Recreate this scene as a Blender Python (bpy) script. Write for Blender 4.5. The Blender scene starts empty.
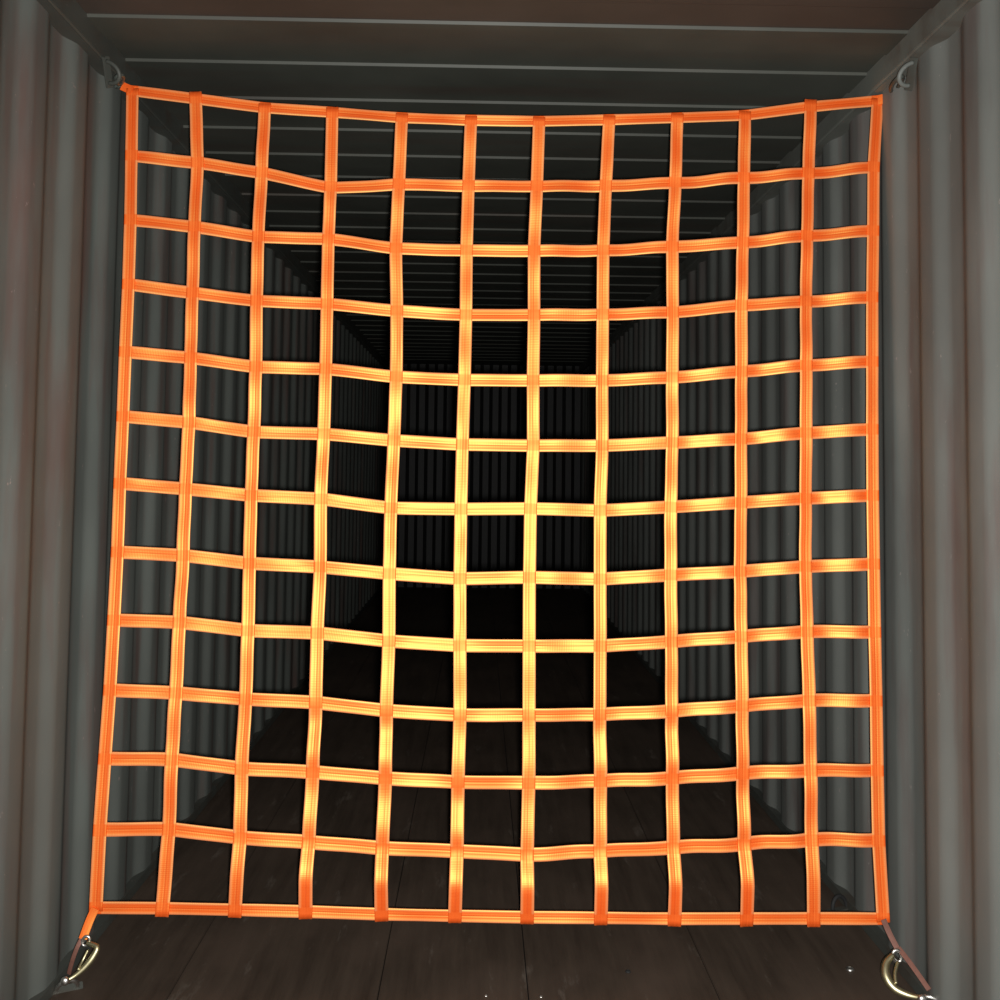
import bpy, bmesh, math, random
from mathutils import Vector, Matrix
random.seed(7)
scn = bpy.context.scene
COL = scn.collection

# ------------------------------------------------------------------ helpers
def link(name, bm, mat=None, parent=None, smooth=False):
    me = bpy.data.meshes.new(name)
    bmesh.ops.recalc_face_normals(bm, faces=bm.faces)
    bm.to_mesh(me); bm.free()
    if smooth:
        for p in me.polygons: p.use_smooth = True
    if mat: me.materials.append(mat)
    o = bpy.data.objects.new(name, me); COL.objects.link(o)
    if parent:
        o.parent = parent
        o.matrix_parent_inverse = Matrix.Translation(-parent.location)
    return o
def struct(name, bm, mat, **k):
    o = link(name, bm, mat, **k); o['kind'] = 'structure'; return o
def thing(name, label, cat, loc=(0, 0, 0), group=None):
    o = bpy.data.objects.new(name, None); COL.objects.link(o); o.location = loc
    o.empty_display_size = .1
    o['label'] = label; o['category'] = cat
    if group: o['group'] = group
    return o
def box(bm, lo, hi):
    v = [bm.verts.new((x, y, z)) for x in (lo[0], hi[0]) for y in (lo[1], hi[1]) for z in (lo[2], hi[2])]
    for f in ((0,1,3,2),(4,6,7,5),(0,4,5,1),(2,3,7,6),(0,2,6,4),(1,5,7,3)):
        bm.faces.new([v[i] for i in f])
def tube(bm, pts, r, seg=10, closed=False, rs=None):
    pts = [Vector(p) for p in pts]; n = len(pts); rings = []
    ref = None
    for i, p in enumerate(pts):
        if closed: t = pts[(i+1) % n] - pts[i-1]
        else: t = pts[min(i+1, n-1)] - pts[max(i-1, 0)]
        t.normalize()
        if ref is None:
            ref = Vector((0, 0, 1)) if abs(t.z) < .8 else Vector((1, 0, 0))
        a = t.cross(ref)
        if a.length < 1e-4: a = t.orthogonal()
        a.normalize(); b = a.cross(t); b.normalize(); ref = b
        rr = rs[i] if rs else r
        rings.append([bm.verts.new(p + a*rr*math.cos(k*math.tau/seg) + b*rr*math.sin(k*math.tau/seg)) for k in range(seg)])
    m = n if closed else n-1
    for i in range(m):
        A, B = rings[i], rings[(i+1) % n]
        off = 0
        if closed and i == n-1:
            off = min(range(seg), key=lambda s: (A[0].co - B[s].co).length)
        for k in range(seg):
            bm.faces.new((A[k], A[(k+1) % seg], B[(k+1+off) % seg], B[(k+off) % seg]))
    if not closed:
        bm.faces.new(rings[0][::-1]); bm.faces.new(rings[-1])

# ------------------------------------------------------------------ camera
F = 1000.0
CAM = Vector((-0.045, -2.97, 1.42))
psi, th, rho = math.radians(1.15), math.radians(3.0), math.radians(0.65)
Fw = Vector((math.sin(psi)*math.cos(th), math.cos(psi)*math.cos(th), math.sin(th)))
R0 = Vector((math.cos(psi), -math.sin(psi), 0)); U0 = R0.cross(Fw)
Rt = R0*math.cos(rho) + U0*math.sin(rho); Up = Rt.cross(Fw)
PU, PV = 500.0, 416.0
cd = bpy.data.cameras.new('camera'); cam = bpy.data.objects.new('camera', cd); COL.objects.link(cam)
cd.sensor_fit = 'HORIZONTAL'; cd.sensor_width = 36; cd.lens = 36*F/1000
cd.shift_y = -(500-PV)/1000; cd.clip_start = .02; cd.clip_end = 60
M = Matrix((Rt, Up, -Fw)).transposed().to_4x4(); M.translation = CAM
cam.matrix_world = M
scn.camera = cam
def ray(u, v):
    return (Rt*((u-PU)/F) - Up*((v-PV)/F) + Fw).normalized()

# ------------------------------------------------------------------ materials
def newmat(name):
    m = bpy.data.materials.new(name); m.use_nodes = True
    nt = m.node_tree; nt.nodes.clear()
    return m, nt, nt.nodes, nt.links
def N(nodes, t, **k):
    n = nodes.new(t)
    for a, b in k.items():
        if a.startswith('i_'): n.inputs[a[2:].replace('_', ' ')].default_value = b
        else: setattr(n, a, b)
    return n
def noise(nodes, links, vec, scale, sc=(1, 1, 1), detail=4, rough=.55):
    mp = N(nodes, 'ShaderNodeMapping'); mp.inputs['Scale'].default_value = sc
    links.new(vec, mp.inputs['Vector'])
    n = N(nodes, 'ShaderNodeTexNoise'); n.inputs['Scale'].default_value = scale
    n.inputs['Detail'].default_value = detail; n.inputs['Roughness'].default_value = rough
    links.new(mp.outputs[0], n.inputs['Vector']); return n.outputs['Fac']
def ramp(nodes, links, fac, stops):
    r = N(nodes, 'ShaderNodeValToRGB'); e = r.color_ramp.elements
    while len(e) < len(stops): e.new(.5)
    for el, (p, c) in zip(e, stops):
        el.position = p; el.color = (*c, 1) if len(c) == 3 else c
    links.new(fac, r.inputs[0]); return r.outputs[0]
def mixc(nodes, links, fac, a, b, mode='MIX'):
    m = N(nodes, 'ShaderNodeMix', data_type='RGBA', blend_type=mode)
    for s, i in ((fac, 0), (a, 6), (b, 7)):
        if hasattr(s, 'links'): links.new(s, m.inputs[i])
        else: m.inputs[i].default_value = s if i == 0 else (*s, 1)
    return m.outputs[2]

def paint_mat(name, base, brown, rough=.55, axis='z', spec=.35, brown_lo=.5, brown_hi=.68):
    m, nt, nd, lk = newmat(name)
    tc = N(nd, 'ShaderNodeTexCoord'); vec = tc.outputs['Object']
    sc = (1, 1, .12) if axis == 'z' else (.12, 1, 1)
    n1 = noise(nd, lk, vec, 9, sc, 5)
    n2 = noise(nd, lk, vec, 2.2, (1, 1, .5), 4)
    n3 = noise(nd, lk, vec, 46, (1, 1, .55) if axis == 'z' else (.55, 1, 1), 5, .7)
    c = mixc(nd, lk, ramp(nd, lk, n1, [(brown_lo, (0, 0, 0)), (brown_hi, (1, 1, 1))]), base, brown)
    c = mixc(nd, lk, 1.0, c, ramp(nd, lk, n2, [(.3, (.78, .78, .78)), (.7, (1.18, 1.18, 1.18))]), 'MULTIPLY')
    sc_mask = ramp(nd, lk, n3, [(.665, (0, 0, 0)), (.71, (1, 1, 1))])
    c = mixc(nd, lk, sc_mask, c, tuple(min(1, x*1.6+.05) for x in brown))
    p = N(nd, 'ShaderNodeBsdfPrincipled'); lk.new(c, p.inputs['Base Color'])
    p.inputs['Roughness'].default_value = rough; p.inputs['Specular IOR Level'].default_value = spec
    b = N(nd, 'ShaderNodeBump'); b.inputs['Strength'].default_value = .12; b.inputs['Distance'].default_value = .004
    lk.new(n1, b.inputs['Height']); lk.new(b.outputs[0], p.inputs['Normal'])
    o = N(nd, 'ShaderNodeOutputMaterial'); lk.new(p.outputs[0], o.inputs[0]); return m
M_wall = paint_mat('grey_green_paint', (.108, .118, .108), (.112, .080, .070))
M_wallr = paint_mat('grey_green_paint_pale', (.135, .143, .133), (.120, .100, .092))  # lighter copy of the wall paint, for the right side
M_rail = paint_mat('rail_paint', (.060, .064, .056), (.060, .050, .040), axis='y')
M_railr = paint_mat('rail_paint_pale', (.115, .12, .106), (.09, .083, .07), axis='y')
M_dark = paint_mat('far_shade_paint', (.012, .012, .012), (.014, .011, .010))  # darkness of the far end put into the colour

def roof_mat():
    m, nt, nd, lk = newmat('roof_paint')
    tc = N(nd, 'ShaderNodeTexCoord'); vec = tc.outputs['Object']
    n1 = noise(nd, lk, vec, 7, (.10, 1, 1), 5)
    n2 = noise(nd, lk, vec, 2.0, (1, 1, 1), 4)
    c = mixc(nd, lk, ramp(nd, lk, n1, [(.5, (0, 0, 0)), (.7, (1, 1, 1))]), (.052, .055, .046), (.053, .046, .038))
    # the panel nearest the door is browned by rust
    sx = N(nd, 'ShaderNodeSeparateXYZ'); lk.new(vec, sx.inputs[0])
    mr = N(nd, 'ShaderNodeMapRange'); mr.inputs[1].default_value = -.247; mr.inputs[2].default_value = -.257
    lk.new(sx.outputs['Y'], mr.inputs[0])
    rust = mixc(nd, lk, n1, (.058, .046, .038), (.046, .038, .032))
    c = mixc(nd, lk, mr.outputs[0], c, rust)
    c = mixc(nd, lk, 1.0, c, ramp(nd, lk, n2, [(.3, (.75, .75, .75)), (.7, (1.2, 1.2, 1.2))]), 'MULTIPLY')
    p = N(nd, 'ShaderNodeBsdfPrincipled'); lk.new(c, p.inputs['Base Color'])
    p.inputs['Roughness'].default_value = .55; p.inputs['Specular IOR Level'].default_value = .3
    o = N(nd, 'ShaderNodeOutputMaterial'); lk.new(p.outputs[0], o.inputs[0]); return m
M_roof = roof_mat()

def floor_mat():
    m, nt, nd, lk = newmat('worn_plywood')
    tc = N(nd, 'ShaderNodeTexCoord'); vec = tc.outputs['Object']
    n1 = noise(nd, lk, vec, 24, (1, .07, 1), 6, .65)
    n2 = noise(nd, lk, vec, 3.2, (1, .6, 1), 5)
    n3 = noise(nd, lk, vec, 14, (1, .22, 1), 6, .7)
    c = ramp(nd, lk, n1, [(.3, (.036, .024, .017)), (.7, (.066, .047, .034))])
    c = mixc(nd, lk, ramp(nd, lk, n2, [(.45, (0, 0, 0)), (.75, (.8, .8, .8))]), c, (.085, .058, .043))
    c = mixc(nd, lk, ramp(nd, lk, n3, [(.60, (0, 0, 0)), (.74, (.75, .75, .75))]), c, (.14, .115, .095))
    p = N(nd, 'ShaderNodeBsdfPrincipled'); lk.new(c, p.inputs['Base Color'])
    p.inputs['Roughness'].default_value = .6; p.inputs['Specular IOR Level'].default_value = .3
    b = N(nd, 'ShaderNodeBump'); b.inputs['Strength'].default_value = .25; b.inputs['Distance'].default_value = .003
    lk.new(n1, b.inputs['Height']); lk.new(b.outputs[0], p.inputs['Normal'])
    o = N(nd, 'ShaderNodeOutputMaterial'); lk.new(p.outputs[0], o.inputs[0]); return m
M_floor = floor_mat()

def webbing_mat():
    """orange polyester webbing: paler selvedges, darker seam line, stitched squares where straps cross, soft yellow sheen"""
    m, nt, nd, lk = newmat('orange_webbing')
    uv = N(nd, 'ShaderNodeUVMap'); uv.uv_map = 'UVMap'
    s = N(nd, 'ShaderNodeSeparateXYZ'); lk.new(uv.outputs[0], s.inputs[0])
    tc = N(nd, 'ShaderNodeTexCoord')
    across = ramp(nd, lk, s.outputs['X'], [
        (0.0, (1, .30, .13)), (.13, (1, .22, .08)), (.24, (.98, .078, .006)), (.46, (.98, .070, .005)),
        (.50, (.84, .05, .005)), (.54, (.98, .070, .005)), (.76, (.98, .078, .006)), (.87, (1, .22, .08)), (1, (1, .30, .13))])
    # stitched square at each crossing (uv v is counted in crossings)
    fr = N(nd, 'ShaderNodeMath', operation='ADD'); lk.new(s.outputs['Y'], fr.inputs[0]); fr.inputs[1].default_value = .5
    f2 = N(nd, 'ShaderNodeMath', operation='FRACT'); lk.new(fr.outputs[0], f2.inputs[0])
    f3 = N(nd, 'ShaderNodeMath', operation='SUBTRACT'); lk.new(f2.outputs[0], f3.inputs[0]); f3.inputs[1].default_value = .5
    f4 = N(nd, 'ShaderNodeMath', operation='ABSOLUTE'); lk.new(f3.outputs[0], f4.inputs[0])
    st = ramp(nd, lk, f4.outputs[0], [(.085, (1, 1, 1)), (.105, (0, 0, 0))])
    c = mixc(nd, lk, st, across, (.93, .11, .015))
    n = noise(nd, lk, tc.outputs['Object'], 9, (1, 1, 1), 5, .6)
    c = mixc(nd, lk, 1.0, c, ramp(nd, lk, n, [(.3, (.86, .82, .8)), (.7, (1, 1, 1))]), 'MULTIPLY')
    # weave bump
    wv = N(nd, 'ShaderNodeTexWave', wave_type='BANDS', bands_direction='Y'); wv.inputs['Scale'].default_value = 14
    lk.new(uv.outputs[0], wv.inputs['Vector'])
    b = N(nd, 'ShaderNodeBump'); b.inputs['Strength'].default_value = .15; b.inputs['Distance'].default_value = .0006
    lk.new(wv.outputs['Fac'], b.inputs['Height'])
    d = N(nd, 'ShaderNodeBsdfDiffuse'); lk.new(c, d.inputs['Color']); lk.new(b.outputs[0], d.inputs['Normal'])
    g = N(nd, 'ShaderNodeBsdfGlossy'); g.inputs['Color'].default_value = (.50, .66, .17, 1)
    g.inputs['Roughness'].default_value = .50; lk.new(b.outputs[0], g.inputs['Normal'])
    fac = N(nd, 'ShaderNodeMapRange'); lk.new(st, fac.inputs[0]); fac.inputs[3].default_value = SHEEN; fac.inputs[4].default_value = SHEEN*.62
    mx = N(nd, 'ShaderNodeMixShader'); lk.new(fac.outputs[0], mx.inputs[0])
    lk.new(d.outputs[0], mx.inputs[1]); lk.new(g.outputs[0], mx.inputs[2])
    o = N(nd, 'ShaderNodeOutputMaterial'); lk.new(mx.outputs[0], o.inputs[0]); return m
SHEEN = .27
M_web = webbing_mat()
def simple(name, col, rough=.5, metal=0., spec=.5, var=.2):
    m, nt, nd, lk = newmat(name)
    tc = N(nd, 'ShaderNodeTexCoord')
    n = noise(nd, lk, tc.outputs['Object'], 60, (1, 1, 1), 4)
    c = mixc(nd, lk, 1.0, col, ramp(nd, lk, n, [(.35, (1-var,)*3), (.65, (1, 1, 1))]), 'MULTIPLY')
    p = N(nd, 'ShaderNodeBsdfPrincipled'); lk.new(c, p.inputs['Base Color'])
    p.inputs['Roughness'].default_value = rough; p.inputs['Metallic'].default_value = metal
    p.inputs['Specular IOR Level'].default_value = spec
    o = N(nd, 'ShaderNodeOutputMaterial'); lk.new(p.outputs[0], o.inputs[0]); return m
M_zinc = simple('yellow_zinc_plate', (.62, .56, .34), .42, 1.0)
M_steel = simple('worn_steel', (.80, .78, .74), .36, 1.0)
M_ring = simple('painted_ring_steel', (.075, .085, .075), .45, 0, .5)
M_tail = simple('dusty_red_strap', (.19, .080, .058), .7)
M_seal = simple('seal_strip', (.012, .012, .012), .8)

# ------------------------------------------------------------------ container shell
XL, XR, YB, YF, ZT = -1.175, 1.175, -3.7, 9.0, 2.66
def wall(name, side, mat, pitch, phase):
    """vertical trapezoid corrugation pressed outwards, sheet 3 mm thick"""
    x0 = XL if side < 0 else XR
    dep = .023
    prof = []                                         # (y, outward depth)
    y = YB + phase
    k = 0
    prof.append((YB, 0))
    while y < YF - pitch:
        for a, d in [(.20 + .34*q/7, dep*(q/7)**2*(3-2*q/7)) for q in range(8)] + [(.72 + .28*q/7, dep*(1-(q/7)**2*(3-2*q/7))) for q in range(8)]:
            if y + a*pitch > YB + .001: prof.append((y + a*pitch, d))
        y += pitch
    prof.append((YF, 0))
    bm = bmesh.new()
    fr, bk = [], []
    for (yy, d) in prof:
        xi = x0 + side*d; xo = xi + side*.003
        fr.append([bm.verts.new((xi, yy, z)) for z in (.0, ZT - .06)])
        bk.append([bm.verts.new((xo, yy, z)) for z in (.0, ZT - .06)])
    for i in range(len(prof)-1):
        bm.faces.new((fr[i][0], fr[i+1][0], fr[i+1][1], fr[i][1]))
        bm.faces.new((bk[i][0], bk[i][1], bk[i+1][1], bk[i+1][0]))
        bm.faces.new((fr[i][1], fr[i+1][1], bk[i+1][1], bk[i][1]))
        bm.faces.new((fr[i][0], bk[i][0], bk[i+1][0], fr[i+1][0]))
    bm.faces.new((fr[0][0], fr[0][1], bk[0][1], bk[0][0])); bm.faces.new((fr[-1][0], bk[-1][0], bk[-1][1], fr[-1][1]))
    o = struct(name, bm, mat, smooth=True)
    o.data.set_sharp_from_angle(angle=math.radians(35))
    return o
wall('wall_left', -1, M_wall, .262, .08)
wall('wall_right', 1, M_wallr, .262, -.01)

def ceiling():
    pitch, dep = .30, .008
    first = -2.97 + 2.72                              # a downstand edge that faces the door
    y0 = first - 12*pitch
    prof = [(YB - .05, ZT)]
    k = 0
    while True:
        y = y0 + k*pitch
        if y > YF - pitch: break
        if y > YB: prof += [(y, ZT), (y+.004, ZT-dep), (y+.15, ZT-dep), (y+.168, ZT)]
        k += 1
    prof.append((YF, ZT))
    bm = bmesh.new(); lo, hi = [], []
    xs = (XL + .03, XR - .03)
    for y, z in prof:
        lo.append([bm.verts.new((x, y, z)) for x in xs]); hi.append([bm.verts.new((x, y, z+.003)) for x in xs])
    for i in range(len(prof)-1):
        bm.faces.new((lo[i][0], lo[i+1][0], lo[i+1][1], lo[i][1])); bm.faces.new((hi[i][0], hi[i][1], hi[i+1][1], hi[i+1][0]))
        for s in (0, 1): bm.faces.new((lo[i][s], hi[i][s], hi[i+1][s], lo[i+1][s]))
    bm.faces.new((lo[0][0], lo[0][1], hi[0][1], hi[0][0])); bm.faces.new((lo[-1][0], hi[-1][0], hi[-1][1], lo[-1][1]))
    struct('ceiling', bm, M_roof)
ceiling()
bm = bmesh.new()
for s, x0 in ((-1, XL), (1, XR)):
    bm = bmesh.new()
    a, b = sorted((x0 - s*.032, x0 + s*.045))
    box(bm, (a, YB, ZT - .075), (b, YF, ZT + .012))
    bmesh.ops.bevel(bm, geom=[e for e in bm.edges if abs(e.verts[0].co.y - e.verts[1].co.y) > 1], offset=.008, segments=3, affect='EDGES')
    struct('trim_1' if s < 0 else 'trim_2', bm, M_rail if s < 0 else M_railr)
    bm = bmesh.new()                                   # bottom side rail lip
    a, b = sorted((x0 - s*.006, x0 + s*.045))
    box(bm, (a, YB, -.02), (b, YF, .030))
    struct('trim_3' if s < 0 else 'trim_4', bm, M_rail)
# floor: plywood boards with narrow gaps
bm = bmesh.new()
edges = [XL + .004, -.86, -.30, .105, .62, XR - .004]
for a, b in zip(edges[:-1], edges[1:]):
    box(bm, (a + .0015, YB, -.028), (b - .0015, YF, 0))
bmesh.ops.bevel(bm, geom=[e for e in bm.edges if abs(e.verts[0].co.y - e.verts[1].co.y) > 1 and e.verts[0].co.z > -.01], offset=.002, segments=2, affect='EDGES')
struct('floor', bm, M_floor)
# far end wall with shallow corrugation
bm = bmesh.new(); prev = None
x = XL - .04; k = 0; pr = []
while x < XR + .04:
    for a, d in ((0, 0), (.07, 0), (.11, .04), (.18, .04)):
        if x + a <= XR + .04: pr.append((x + a, d))
    x += .22
pr.append((XR + .045, 0))
fr = [[bm.verts.new((xx, YF + d, z)) for z in (-.02, ZT+.01)] for xx, d in pr]
bk = [[bm.verts.new((xx, YF + .05, z)) for z in (-.02, ZT+.01)] for xx, d in pr]
for i in range(len(pr)-1):
    bm.faces.new((fr[i][0], fr[i+1][0], fr[i+1][1], fr[i][1])); bm.faces.new((bk[i][0], bk[i][1], bk[i+1][1], bk[i+1][0]))
    for s in (0, 1): bm.faces.new((fr[i][s], bk[i][s], bk[i+1][s], fr[i+1][s]))
bm.faces.new((fr[0][0], fr[0][1], bk[0][1], bk[0][0])); bm.faces.new((fr[-1][0], bk[-1][0], bk[-1][1], fr[-1][1]))
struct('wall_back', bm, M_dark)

# ------------------------------------------------------------------ the net
# crossings measured row by row (13 rows x 12 columns)
X = [
 [(133,91),(196,99),(265,108),(332.5,112.5),(402,118),(471,120.5),(539,121.5),(609,120),(677,118),(744.5,115.5),(810,107),(877,101)],
 [(132,156),(198,163),(262,173),(331,188),(399,184.5),(468.5,186),(536.8,186.5),(605.6,186),(675,183),(743.5,178),(808,173.5),(873,167.5)],
 [(131,220),(195,227),(258.7,237),(328.6,239),(396,248.5),(466.6,250.5),(534,251),(603,250.5),(672,247),(742.5,242.5),(806.5,236),(872.5,231)],
 [(129,284.5),(193,293),(257,301),(327.4,304),(397,311),(466,315),(534,315),(602.6,314.5),(672.5,312.4),(741,305.5),(805.6,301.6),(871.6,297.4)],
 [(126,352),(191,358),(256.3,367),(326,369),(396.4,377),(464.5,380),(533,380.5),(602,380.5),(672,377.5),(741,371.5),(805.6,365.5),(871.6,361.6)],
 [(123.5,416.5),(189.6,422.5),(254.2,432),(324,434),(394,440.5),(462.4,444.5),(533.2,445.6),(602,445.6),(672,442.6),(740.5,439),(805.6,433),(871.6,429.4)],
 [(120.5,483.4),(186,489),(251.5,495.4),(321,499),(391,508),(461,509),(530.5,508.6),(600,510.4),(670.4,507),(740.5,502.5),(805,498.4),(872,495.4)],
 [(118,552),(183.6,555.5),(250,563.3),(320.5,567),(389.5,573.5),(460,578.6),(529.4,577.3),(600,579),(670.4,575),(739.5,571.5),(805,566.6),(873,564)],
 [(114.5,620),(180,622.4),(248.4,630.5),(317.5,633),(389,641),(460,645.5),(529,646),(600,646),(671,641.6),(740.8,636.5),(806.5,631.6),(874,632)],
 [(110.5,690),(176.4,693),(246,699),(316,702.5),(386.5,710.6),(460,715),(529,715),(599.6,714.5),(671.6,711),(741.7,705.8),(808.6,700.4),(875.5,700.6)],
 [(105.5,758.5),(172.2,759.5),(242,768.5),(313,772),(385.5,778.2),(458,782),(528.7,782.7),(600.3,781),(672,778),(742.4,773.2),(810,770.3),(876.5,770.3)],
 [(100.5,829.5),(169.5,829),(240.5,837.5),(309,842),(382.5,848),(457,851),(527,854.5),(600,851),(673,847.5),(743.6,844),(811,839.5),(878,840)],
 [(96.5,907.5),(163,908),(235.5,909.5),(306,911.3),(381.8,914),(455,915.6),(527,917),(600.5,917.6),(674,918.5),(746,918.3),(813,918.2),(882.5,918.5)],
]
# the net leans: its foot is drawn towards the door by the floor anchors
P0 = Vector((0, -.15, .20)); P1 = Vector((0, .02, 2.50))
tv = (P1 - P0).normalized(); PN = Vector((1, 0, 0)).cross(tv); PN = -PN if PN.y > 0 else PN   # towards camera
def on_plane(u, v, off=0.0):
    d = ray(u, v); q = P0 + PN*off
    return CAM + d*((q - CAM).dot(PN)/d.dot(PN))
def belly(p):                                          # slack: the middle hangs back a little
    a = max(0, 1-(p.x/1.15)**2); b = max(0, 1-((p.z-1.35)/1.2)**2)
    return -.035*a*b
NODE = [[on_plane(u, v) for u, v in row] for row in X]
NODE = [[on_plane(*X[j][i], belly(NODE[j][i])) for i in range(12)] for j in range(13)]
def spline(P, t):
    n = len(P); i = min(max(int(math.floor(t)), 0), n-2); s = t - i
    K = .5
    m = lambda a: (P[min(a+1, n-1)] - P[max(a-1, 0)])*(.5 if 0 < a < n-1 else 1)*K
    h = s*s*(3-2*s)
    lin = P[i].lerp(P[i+1], s)
    her = P[i]*(1+2*s)*(1-s)**2 + m(i)*s*(1-s)**2 + P[i+1]*s*s*(3-2*s) - m(i+1)*s*s*(1-s)
    if t < 0 or t > n-1: return lin
    return lin.lerp(her, .45)
HALF, THK = .0187, .0026
SECT = [(-1, 0), (-.92, .0009), (-.72, .0012), (-.52, .0002), (-.28, .0003), (-.06, .0004), (0, -.0001), (.06, .0004), (.28, .0003), (.52, .0002), (.72, .0012), (.92, .0009), (1, 0)]
def strap(name, P, t0, t1, parent, lift, twist, wave, half=HALF, per=12, mat=None, vshift=0.0):
    bm = bmesh.new(); uvl = bm.loops.layers.uv.new('UVMap')
    n = max(6, int((t1-t0)*per)); ts = [t0 + (t1-t0)*k/n for k in range(n+1)]
    pts = [spline(P, t) + PN*(lift + wave(t)) for t in ts]
    top, bot = [], []
    for k, t in enumerate(ts):
        T = (pts[min(k+1, n)] - pts[max(k-1, 0)]).normalized()
        Nn = (PN - T*PN.dot(T)).normalized()
        Nn = Matrix.Rotation(twist(t), 3, T) @ Nn
        B = T.cross(Nn)
        top.append([bm.verts.new(pts[k] + B*a*half + Nn*(THK/2 + h)) for a, h in SECT])
        bot.append([bm.verts.new(pts[k] + B*a*half - Nn*THK/2) for a in (-1, 1)])
    def quad(vs, uvs):
        f = bm.faces.new(vs); f.smooth = True
        for l, c in zip(f.loops, uvs): l[uvl].uv = c
    for k in range(n):
        va, vb = ts[k] + vshift, ts[k+1] + vshift
        for q in range(len(SECT)-1):
            ua, ub = (SECT[q][0]+1)/2, (SECT[q+1][0]+1)/2
            quad((top[k][q], top[k][q+1], top[k+1][q+1], top[k+1][q]), ((ua, va), (ub, va), (ub, vb), (ua, vb)))
        quad((bot[k][0], bot[k+1][0], bot[k+1][1], bot[k][1]), ((0, va), (0, vb), (1, vb), (1, va)))
        quad((top[k][0], top[k+1][0], bot[k+1][0], bot[k][0]), ((0, va), (0, vb), (0, vb), (0, va)))
        quad((top[k][-1], bot[k][1], bot[k+1][1], top[k+1][-1]), ((1, va), (1, va), (1, vb), (1, vb)))
    for k in (0, n):
        vs = top[k] + [bot[k][1], bot[k][0]]
        f = bm.faces.new(vs)
        for l in f.loops: l[uvl].uv = (.1, ts[k] + vshift)
    return link(name, bm, mat or M_web, parent)

net = thing('cargo_net', 'orange webbing cargo net of square meshes stretched across the container, paler yellow in its middle', 'net', (0, -.15, .17))
def smooth_rand(seed, amp, n=16):
    r = random.Random(seed); v = [r.uniform(-amp, amp) for _ in range(n*2+4)]
    def f(t):
        x = max(0, t+.5)*2; i = int(x); s = x - i; s = s*s*(3-2*s)
        return v[i]*(1-s) + v[i+1]*s
    return f
for j in range(13):                                     # straps across
    row = NODE[j]
    tw = smooth_rand(100+j, math.radians(7))
    r = random.Random(500+j); amps = [r.uniform(.4, 1.0) for _ in range(14)]; ph = [r.uniform(-.25, .35) for _ in range(14)]
    def wave(t, amps=amps, ph=ph):
        i = int(min(max(t, 0), 10.999)); s = t - i
        k = .0045 + .0075*max(0, (i-5))/5 if i >= 6 else .0028
        if i >= 7: return -k*amps[i]*math.sin(s*math.tau + ph[i]) * math.sin(math.pi*min(max(s, 0), 1))**.5
        return k*amps[i]*math.sin(s*math.tau + ph[i]*3) * math.sin(math.pi*min(max(s, 0), 1))**.5
    if j in (0, 12):
        strap('edge_strap', row, -.05, 11.10 if j == 0 else 11.03, net, .001, tw, lambda t: 0.0, half=HALF*(.92 if j == 0 else .88))
    else:
        strap('cross_strap', row, -.06, 11.06, net, 0.0, tw, wave)
for i in range(12):                                     # straps down
    c = [NODE[j][i] for j in range(13)]
    tw = smooth_rand(200+i, math.radians(6 if 0 < i < 11 else 3))
    r = random.Random(900+i); amps = [r.uniform(.3, 1.0) for _ in range(14)]; sg = [r.choice((-1, 1)) for _ in range(14)]
    def wave(t, amps=amps, i=i, sg=sg):
        q = int(min(max(t, 0), 11.999)); s = t - q
        w = .0035*amps[q]*sg[q]*math.sin(math.tau*s)*math.sin(math.pi*min(max(s, 0), 1))**.5
        if 3 <= i <= 9 and q in (9, 10): w *= 2.4*(-sg[q]*1.0 if sg[q] > 0 else 1)
        if t > 10.95 and 2 <= i <= 10:
            A = .026 if 3 <= i <= 9 else .008
            w = A*math.sin(min(1, (t-10.95)/.55)*math.pi/2)**2 if t < 11.5 else A*max(-.05, 1-(t-11.5)/.56)
        return w
    if i in (0, 11):
        strap('edge_strap', c, -.03, 12.04, net, .0045, tw, lambda t: 0.0, half=HALF*.98)
    else:
        strap('upright_strap', c, -.10 if i in (1, 10) else -.06, 12.10, net, .0048 if True else 0, tw, wave)

# ------------------------------------------------------------------ corner tails, hooks and anchors
def flat_band(name, pts, half, parent, mat, face):
    """a narrow strap along pts, its width turned to lie across `face`"""
    bm = bmesh.new(); uvl = bm.loops.layers.uv.new('UVMap'); pts = [Vector(p) for p in pts]; n = len(pts)
    R = []
    for k, p in enumerate(pts):
        T = (pts[min(k+1, n-1)] - pts[max(k-1, 0)]).normalized()
        Nn = (face - T*face.dot(T)).normalized(); B = T.cross(Nn)
        R.append([bm.verts.new(p + B*a*half + Nn*b*.0016) for a, b in ((-1, -1), (-.4, -1.4), (.4, -1.4), (1, -1), (1, 1), (.4, 1.4), (-.4, 1.4), (-1, 1))])
    for k in range(n-1):
        for q in range(8):
            bm.faces.new((R[k][q], R[k][(q+1) % 8], R[k+1][(q+1) % 8], R[k+1][q]))
    bm.faces.new(R[0][::-1]); bm.faces.new(R[-1])
    us = (0, .3, .7, 1, 1, .7, .3, 0)
    for f in bm.faces:
        for l in f.loops: l[uvl].uv = (.3, .0)
    return link(name, bm, mat, parent)
def bez(a, b, c, n=12):
    a, b, c = Vector(a), Vector(b), Vector(c)
    return [a*(1-s)**2 + b*2*s*(1-s) + c*s*s for s in (k/n for k in range(n+1))]
def at_depth(u, v, y):
    d = ray(u, v); return CAM + d*((y - CAM.y)/d.y)
def at_x(u, v, x):
    d = ray(u, v); return CAM + d*((x - CAM.x)/d.x)
def at_floor(u, v, z=0.0):
    d = ray(u, v); return CAM + d*((z - CAM.z)/d.z)
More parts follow.
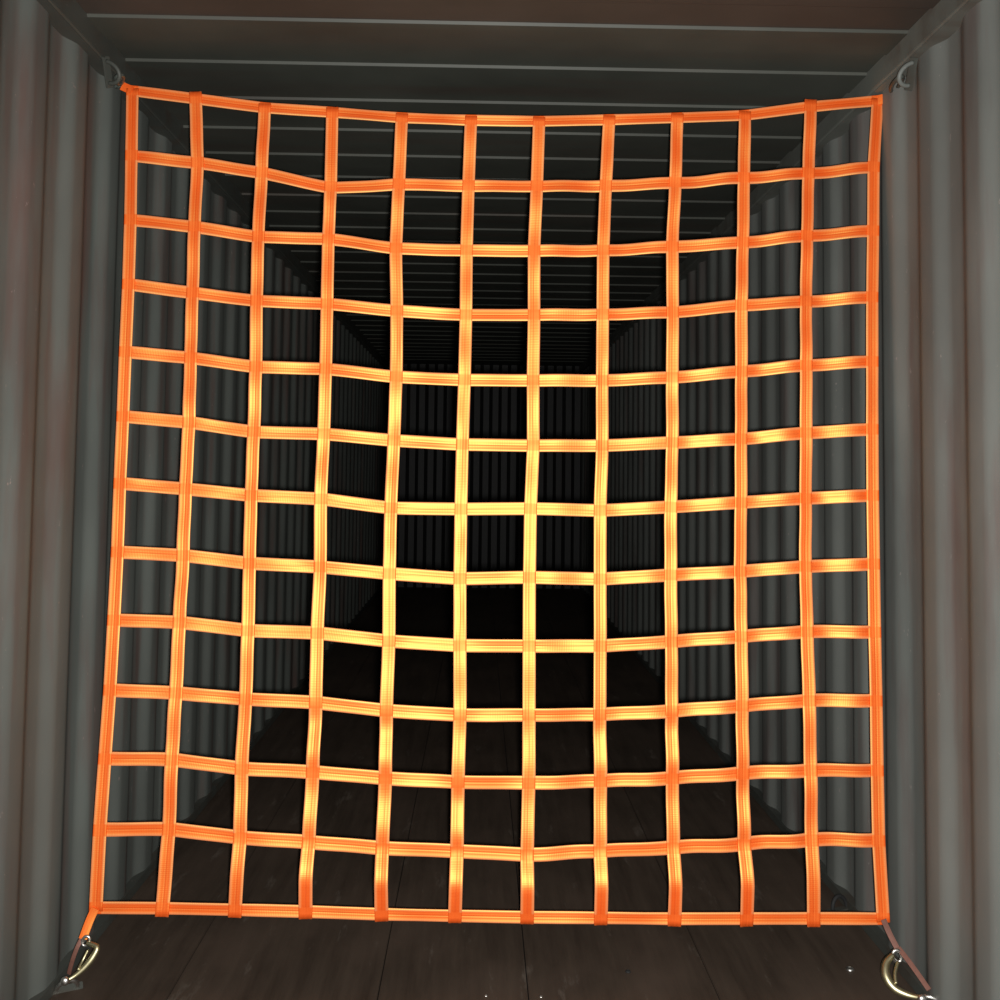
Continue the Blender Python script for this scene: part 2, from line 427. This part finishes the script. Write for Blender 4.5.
def pear(a, b, wid, side, bulge=.0, n=36):
    """closed pear-shaped loop from a to b, lying in the plane of (b-a) and side"""
    L = (b - a); S = side.normalized()
    out = []
    for k in range(n):
        t = k*math.tau/n
        s = (1 - math.cos(t))/2
        w = wid*math.sin(t)*(.62 + .55*s)
        out.append(a + L*s + S*w + PN*bulge*math.sin(t))
    return out
def lashing_ring(loc, normal, along, label, r=.034, mat=M_ring, glint_knob=None, group=None):
    """bent bar loop with its two feet welded to a small plate"""
    loc = Vector(loc); normal = Vector(normal).normalized(); along = Vector(along).normalized(); side = normal.cross(along)
    t = thing('lashing_ring', label, 'ring', loc, group)
    bm = bmesh.new()
    pts = []
    for k in range(25):
        a = math.pi*k/24
        pts.append(loc + along*math.cos(a)*r + normal*(.004 + math.sin(a)*r*1.35))
    tube(bm, pts, .0062, 10)
    link('bar', bm, mat, t, True)
    bm = bmesh.new()
    q = [loc + along*a*(r+.014) + side*b*.014 + normal*h for h in (0, .005) for a, b in ((-1, -1), (1, -1), (1, 1), (-1, 1))]
    v = [bm.verts.new(p) for p in q]
    for f in ((3, 2, 1, 0), (4, 5, 6, 7), (0, 1, 5, 4), (1, 2, 6, 5), (2, 3, 7, 6), (3, 0, 4, 7)): bm.faces.new([v[i] for i in f])
    bmesh.ops.bevel(bm, geom=bm.edges[:], offset=.0015, segments=2, affect='EDGES')
    link('base_plate', bm, M_rail, t)
    if glint_knob is not None:  # added shiny knob, there to give a bright glint from the flash
        bm = bmesh.new()
        bmesh.ops.create_uvsphere(bm, u_segments=16, v_segments=10, radius=.0115, matrix=Matrix.Translation(glint_knob) @ Matrix.Diagonal((1, .8, 1, 1)))
        link('glint_knob', bm, M_steel, t, True)
    return t
def snap_hook(a, b, wid, side, mat, r=.0062):
    """long loop hook: a closed steel loop with a sprung gate bar across its mouth and an eye at the strap end"""
    a, b = Vector(a), Vector(b); L = (b-a).normalized(); S = (side - L*side.dot(L)).normalized()
    bm = bmesh.new(); loop = pear(a, b, wid, S)
    tube(bm, loop, r, 10, closed=True)
    h = link('snap_hook', bm, mat, net, True)
    bm = bmesh.new()
    p, q = loop[7], loop[13]
    tube(bm, [p.lerp(q, k/6) + PN*.006 for k in range(7)], r*.8, 8)
    link('gate', bm, M_steel, h, True)
    bm = bmesh.new(); c = a - L*.013
    tube(bm, [c + L*math.cos(k*math.tau/20)*.013 + S*math.sin(k*math.tau/20)*.016 for k in range(20)], r*.75, 8, closed=True)
    link('eye', bm, mat, h, True)
    return h

def crom(P, per=6):
    P = [Vector(p) for p in P]; n = len(P); out = []
    for i in range(n-1):
        m0 = (P[i+1] - P[max(i-1, 0)])*.5; m1 = (P[min(i+2, n-1)] - P[i])*.5
        for k in range(per):
            q = k/per
            out.append(P[i]*(2*q**3-3*q*q+1) + m0*(q**3-2*q*q+q) + P[i+1]*(3*q*q-2*q**3) + m1*(q**3-q*q))
    return out + [P[-1]]
def jaw_hook(body, gate, eye, mat, r):
    """forged J hook: curved tapering body, flat gate bar, small oval eye for the strap"""
    B = crom(body); n = len(B)
    bm = bmesh.new()
    tube(bm, B, r, 12, rs=[r*(.72 + .5*math.sin(math.pi*min(1, (k/n)*1.15))) for k in range(n)])
    h = link('snap_hook', bm, mat, net, True)
    bm = bmesh.new(); G = crom(gate)
    tube(bm, G, r*.5, 10); link('gate', bm, mat, h, True)
    bm = bmesh.new(); c, ex, ey = eye
    tube(bm, [c + ex*math.cos(k*math.tau/24) + ey*math.sin(k*math.tau/24) for k in range(24)], r*.55, 10, closed=True)
    link('eye', bm, M_steel, h, True)
# bottom, door-side of the left wall
yL = -.20
cL = NODE[12][0]
aL = at_depth(88, 925, -.17); eL = at_depth(83, 939, -.18)
flat_band('corner_loop', bez(cL + PN*.007, at_depth(90, 918, -.16), eL), .011, net, M_web, PN)
ancL = at_floor(67, 990)
lashing_ring(ancL, (.25, -.5, 1), (1, .5, 0), 'worn steel lashing ring on the floor by the left wall, under the net corner', .026, M_steel, at_depth(65, 981, -.27))
flat_band('tail_strap', bez(eL + Vector((-.004, 0, 0)), at_depth(74, 952, -.21), ancL + Vector((.0, .01, .038))), .0055, net, M_tail, PN)
jaw_hook([at_depth(*p) for p in ((87, 943, -.19), (97, 947, -.20), (93, 957, -.21), (85, 967, -.22), (76, 975, -.23), (68, 980, -.24))],
         [at_depth(*p) for p in ((88, 950, -.20), (83, 960, -.21), (78, 970, -.23))],
         (at_depth(86, 941, -.185), Rt*.010, (Up + Rt*.2)*.013), M_zinc, .0075)
# bottom, door-side of the right wall
cR = NODE[12][11]
eR = at_depth(897, 948, -.18)
flat_band('corner_loop', bez(cR + PN*.007, at_depth(888, 932, -.16), eR), .0075, net, M_tail, PN)
ancR = at_floor(930, 1008)
lashing_ring(ancR, (-.25, -.5, 1), (1, -.5, 0), 'worn steel lashing ring on the floor by the right wall, under the net corner', .030, M_steel, at_depth(922, 999, -.30))
flat_band('tail_strap', bez(eR + Vector((.004, 0, 0)), at_depth(910, 962, -.22), at_depth(929, 990, -.28)), .0065, net, M_tail, PN)
jaw_hook([at_depth(*p) for p in ((893, 955, -.19), (886, 963, -.20), (886, 976, -.22), (894, 988, -.24), (908, 995, -.26), (922, 998, -.28))],
         [at_depth(*p) for p in ((898, 962, -.20), (895, 973, -.22), (896, 984, -.24))],
         (at_depth(897, 956, -.185), (Rt + Up*.5)*.011, (Up - Rt*.4)*.015), M_zinc, .0100)
# top corners: hooks up to rings under the roof rail
ZR = ZT - .115
tl = NODE[0][0]; tr = NODE[0][11]
ringTL = Vector((XL - .0, .06, ZR)); ringTR = Vector((XR, -.08, ZR))
qTR = at_x(912, 74, XR - .030)
lashing_ring(qTR, (-1, -.3, -.3), (0, .5, -1), 'painted lashing ring on the roof rail above the right wall', .030, M_wallr)
qTL = at_x(107, 72, XL + .030)
lashing_ring(qTL, (1, -.3, -.3), (0, .5, -1), 'painted lashing ring on the dark roof rail above the left wall', .030, M_rail)
pR = at_depth(893, 92, .0); qR = qTR + Vector((-.035, 0, -.01))
flat_band('corner_loop', bez(tr + PN*.006, at_depth(884, 99, .01), at_depth(890, 97, .01), 6), .015, net, M_web, PN)
snap_hook(pR, qR, .016, Rt + Up*.5, M_ring)
pL = at_depth(120, 84, .02); qL = qTL + Vector((.035, 0, -.01))
flat_band('corner_loop', bez(tl + PN*.006, at_depth(128, 89, .02), at_depth(122, 86, .02), 6), .013, net, M_web, PN)
snap_hook(pL, qL, .014, Rt + Up*.5, M_ring)
# a further ring deeper inside along the right wall
lashing_ring(at_floor(840, 910), (-.1, 0, 1), (.9, .4, 0), 'dark lashing ring on the floor behind the net at the foot of the right wall', .030, M_seal)

# ------------------------------------------------------------------ floor screws
def screw(u, v, mat, label, r=.006):
    d = ray(u, v); p = CAM + d*(-CAM.z/d.z)
    bm = bmesh.new()
    rings = []
    for rr, z in ((r*1.0, 0), (r*.96, r*.25), (r*.78, r*.5), (r*.4, r*.66)):
        rings.append([bm.verts.new((p.x + rr*math.cos(k*math.tau/14), p.y + rr*math.sin(k*math.tau/14), z)) for k in range(14)])
    for a, b in zip(rings[:-1], rings[1:]):
        for k in range(14): bm.faces.new((a[k], a[(k+1) % 14], b[(k+1) % 14], b[k]))
    inner = [bm.verts.new((q.co.x*.999 + p.x*.001, q.co.y, r*.5)) for q in rings[-1]]
    for k in range(14): bm.faces.new((rings[-1][k], rings[-1][(k+1) % 14], inner[(k+1) % 14], inner[k]))
    bm.faces.new(inner); bm.faces.new(rings[0][::-1])
    o = link('floor_screw', bm, mat, None, True)
    o['label'] = label; o['category'] = 'screw'; o['group'] = 'screws in the plywood floor'
screw(850, 970, M_steel, 'shiny screw head in the brown floor near the right-hand hook', .012)
screw(628, 972, M_seal, 'dark screw head in the bare floor below the middle of the net', .008)
screw(486, 996, M_steel, 'small bright floor screw below the net, left one of the close pair', .005)
screw(541, 997, M_steel, 'small bright floor screw below the net, right one of the close pair', .005)

# ------------------------------------------------------------------ light: the camera's own flash in a dark container
ld = bpy.data.lights.new('camera_flash', 'SPOT'); ld.energy = 500; ld.shadow_soft_size = .018
ld.color = (1, .985, .95); ld.spot_size = math.radians(150); ld.spot_blend = 1.0
lo = bpy.data.objects.new('camera_flash', ld); COL.objects.link(lo)
lo.location = CAM + Rt*.03 - Up*.02 - Fw*.01
aim = (Vector((.12, 0, 1.15)) - lo.location).normalized()
lo.rotation_euler = aim.to_track_quat('-Z', 'Y').to_euler()
w = bpy.data.worlds.new('world'); scn.world = w; w.use_nodes = True
w.node_tree.nodes['Background'].inputs[0].default_value = (.55, .65, .8, 1)
w.node_tree.nodes['Background'].inputs[1].default_value = .01
vs = scn.view_settings
vs.view_transform = 'Standard'; vs.look = 'None'; vs.gamma = 1; vs.use_curve_mapping = False; vs.exposure = 0
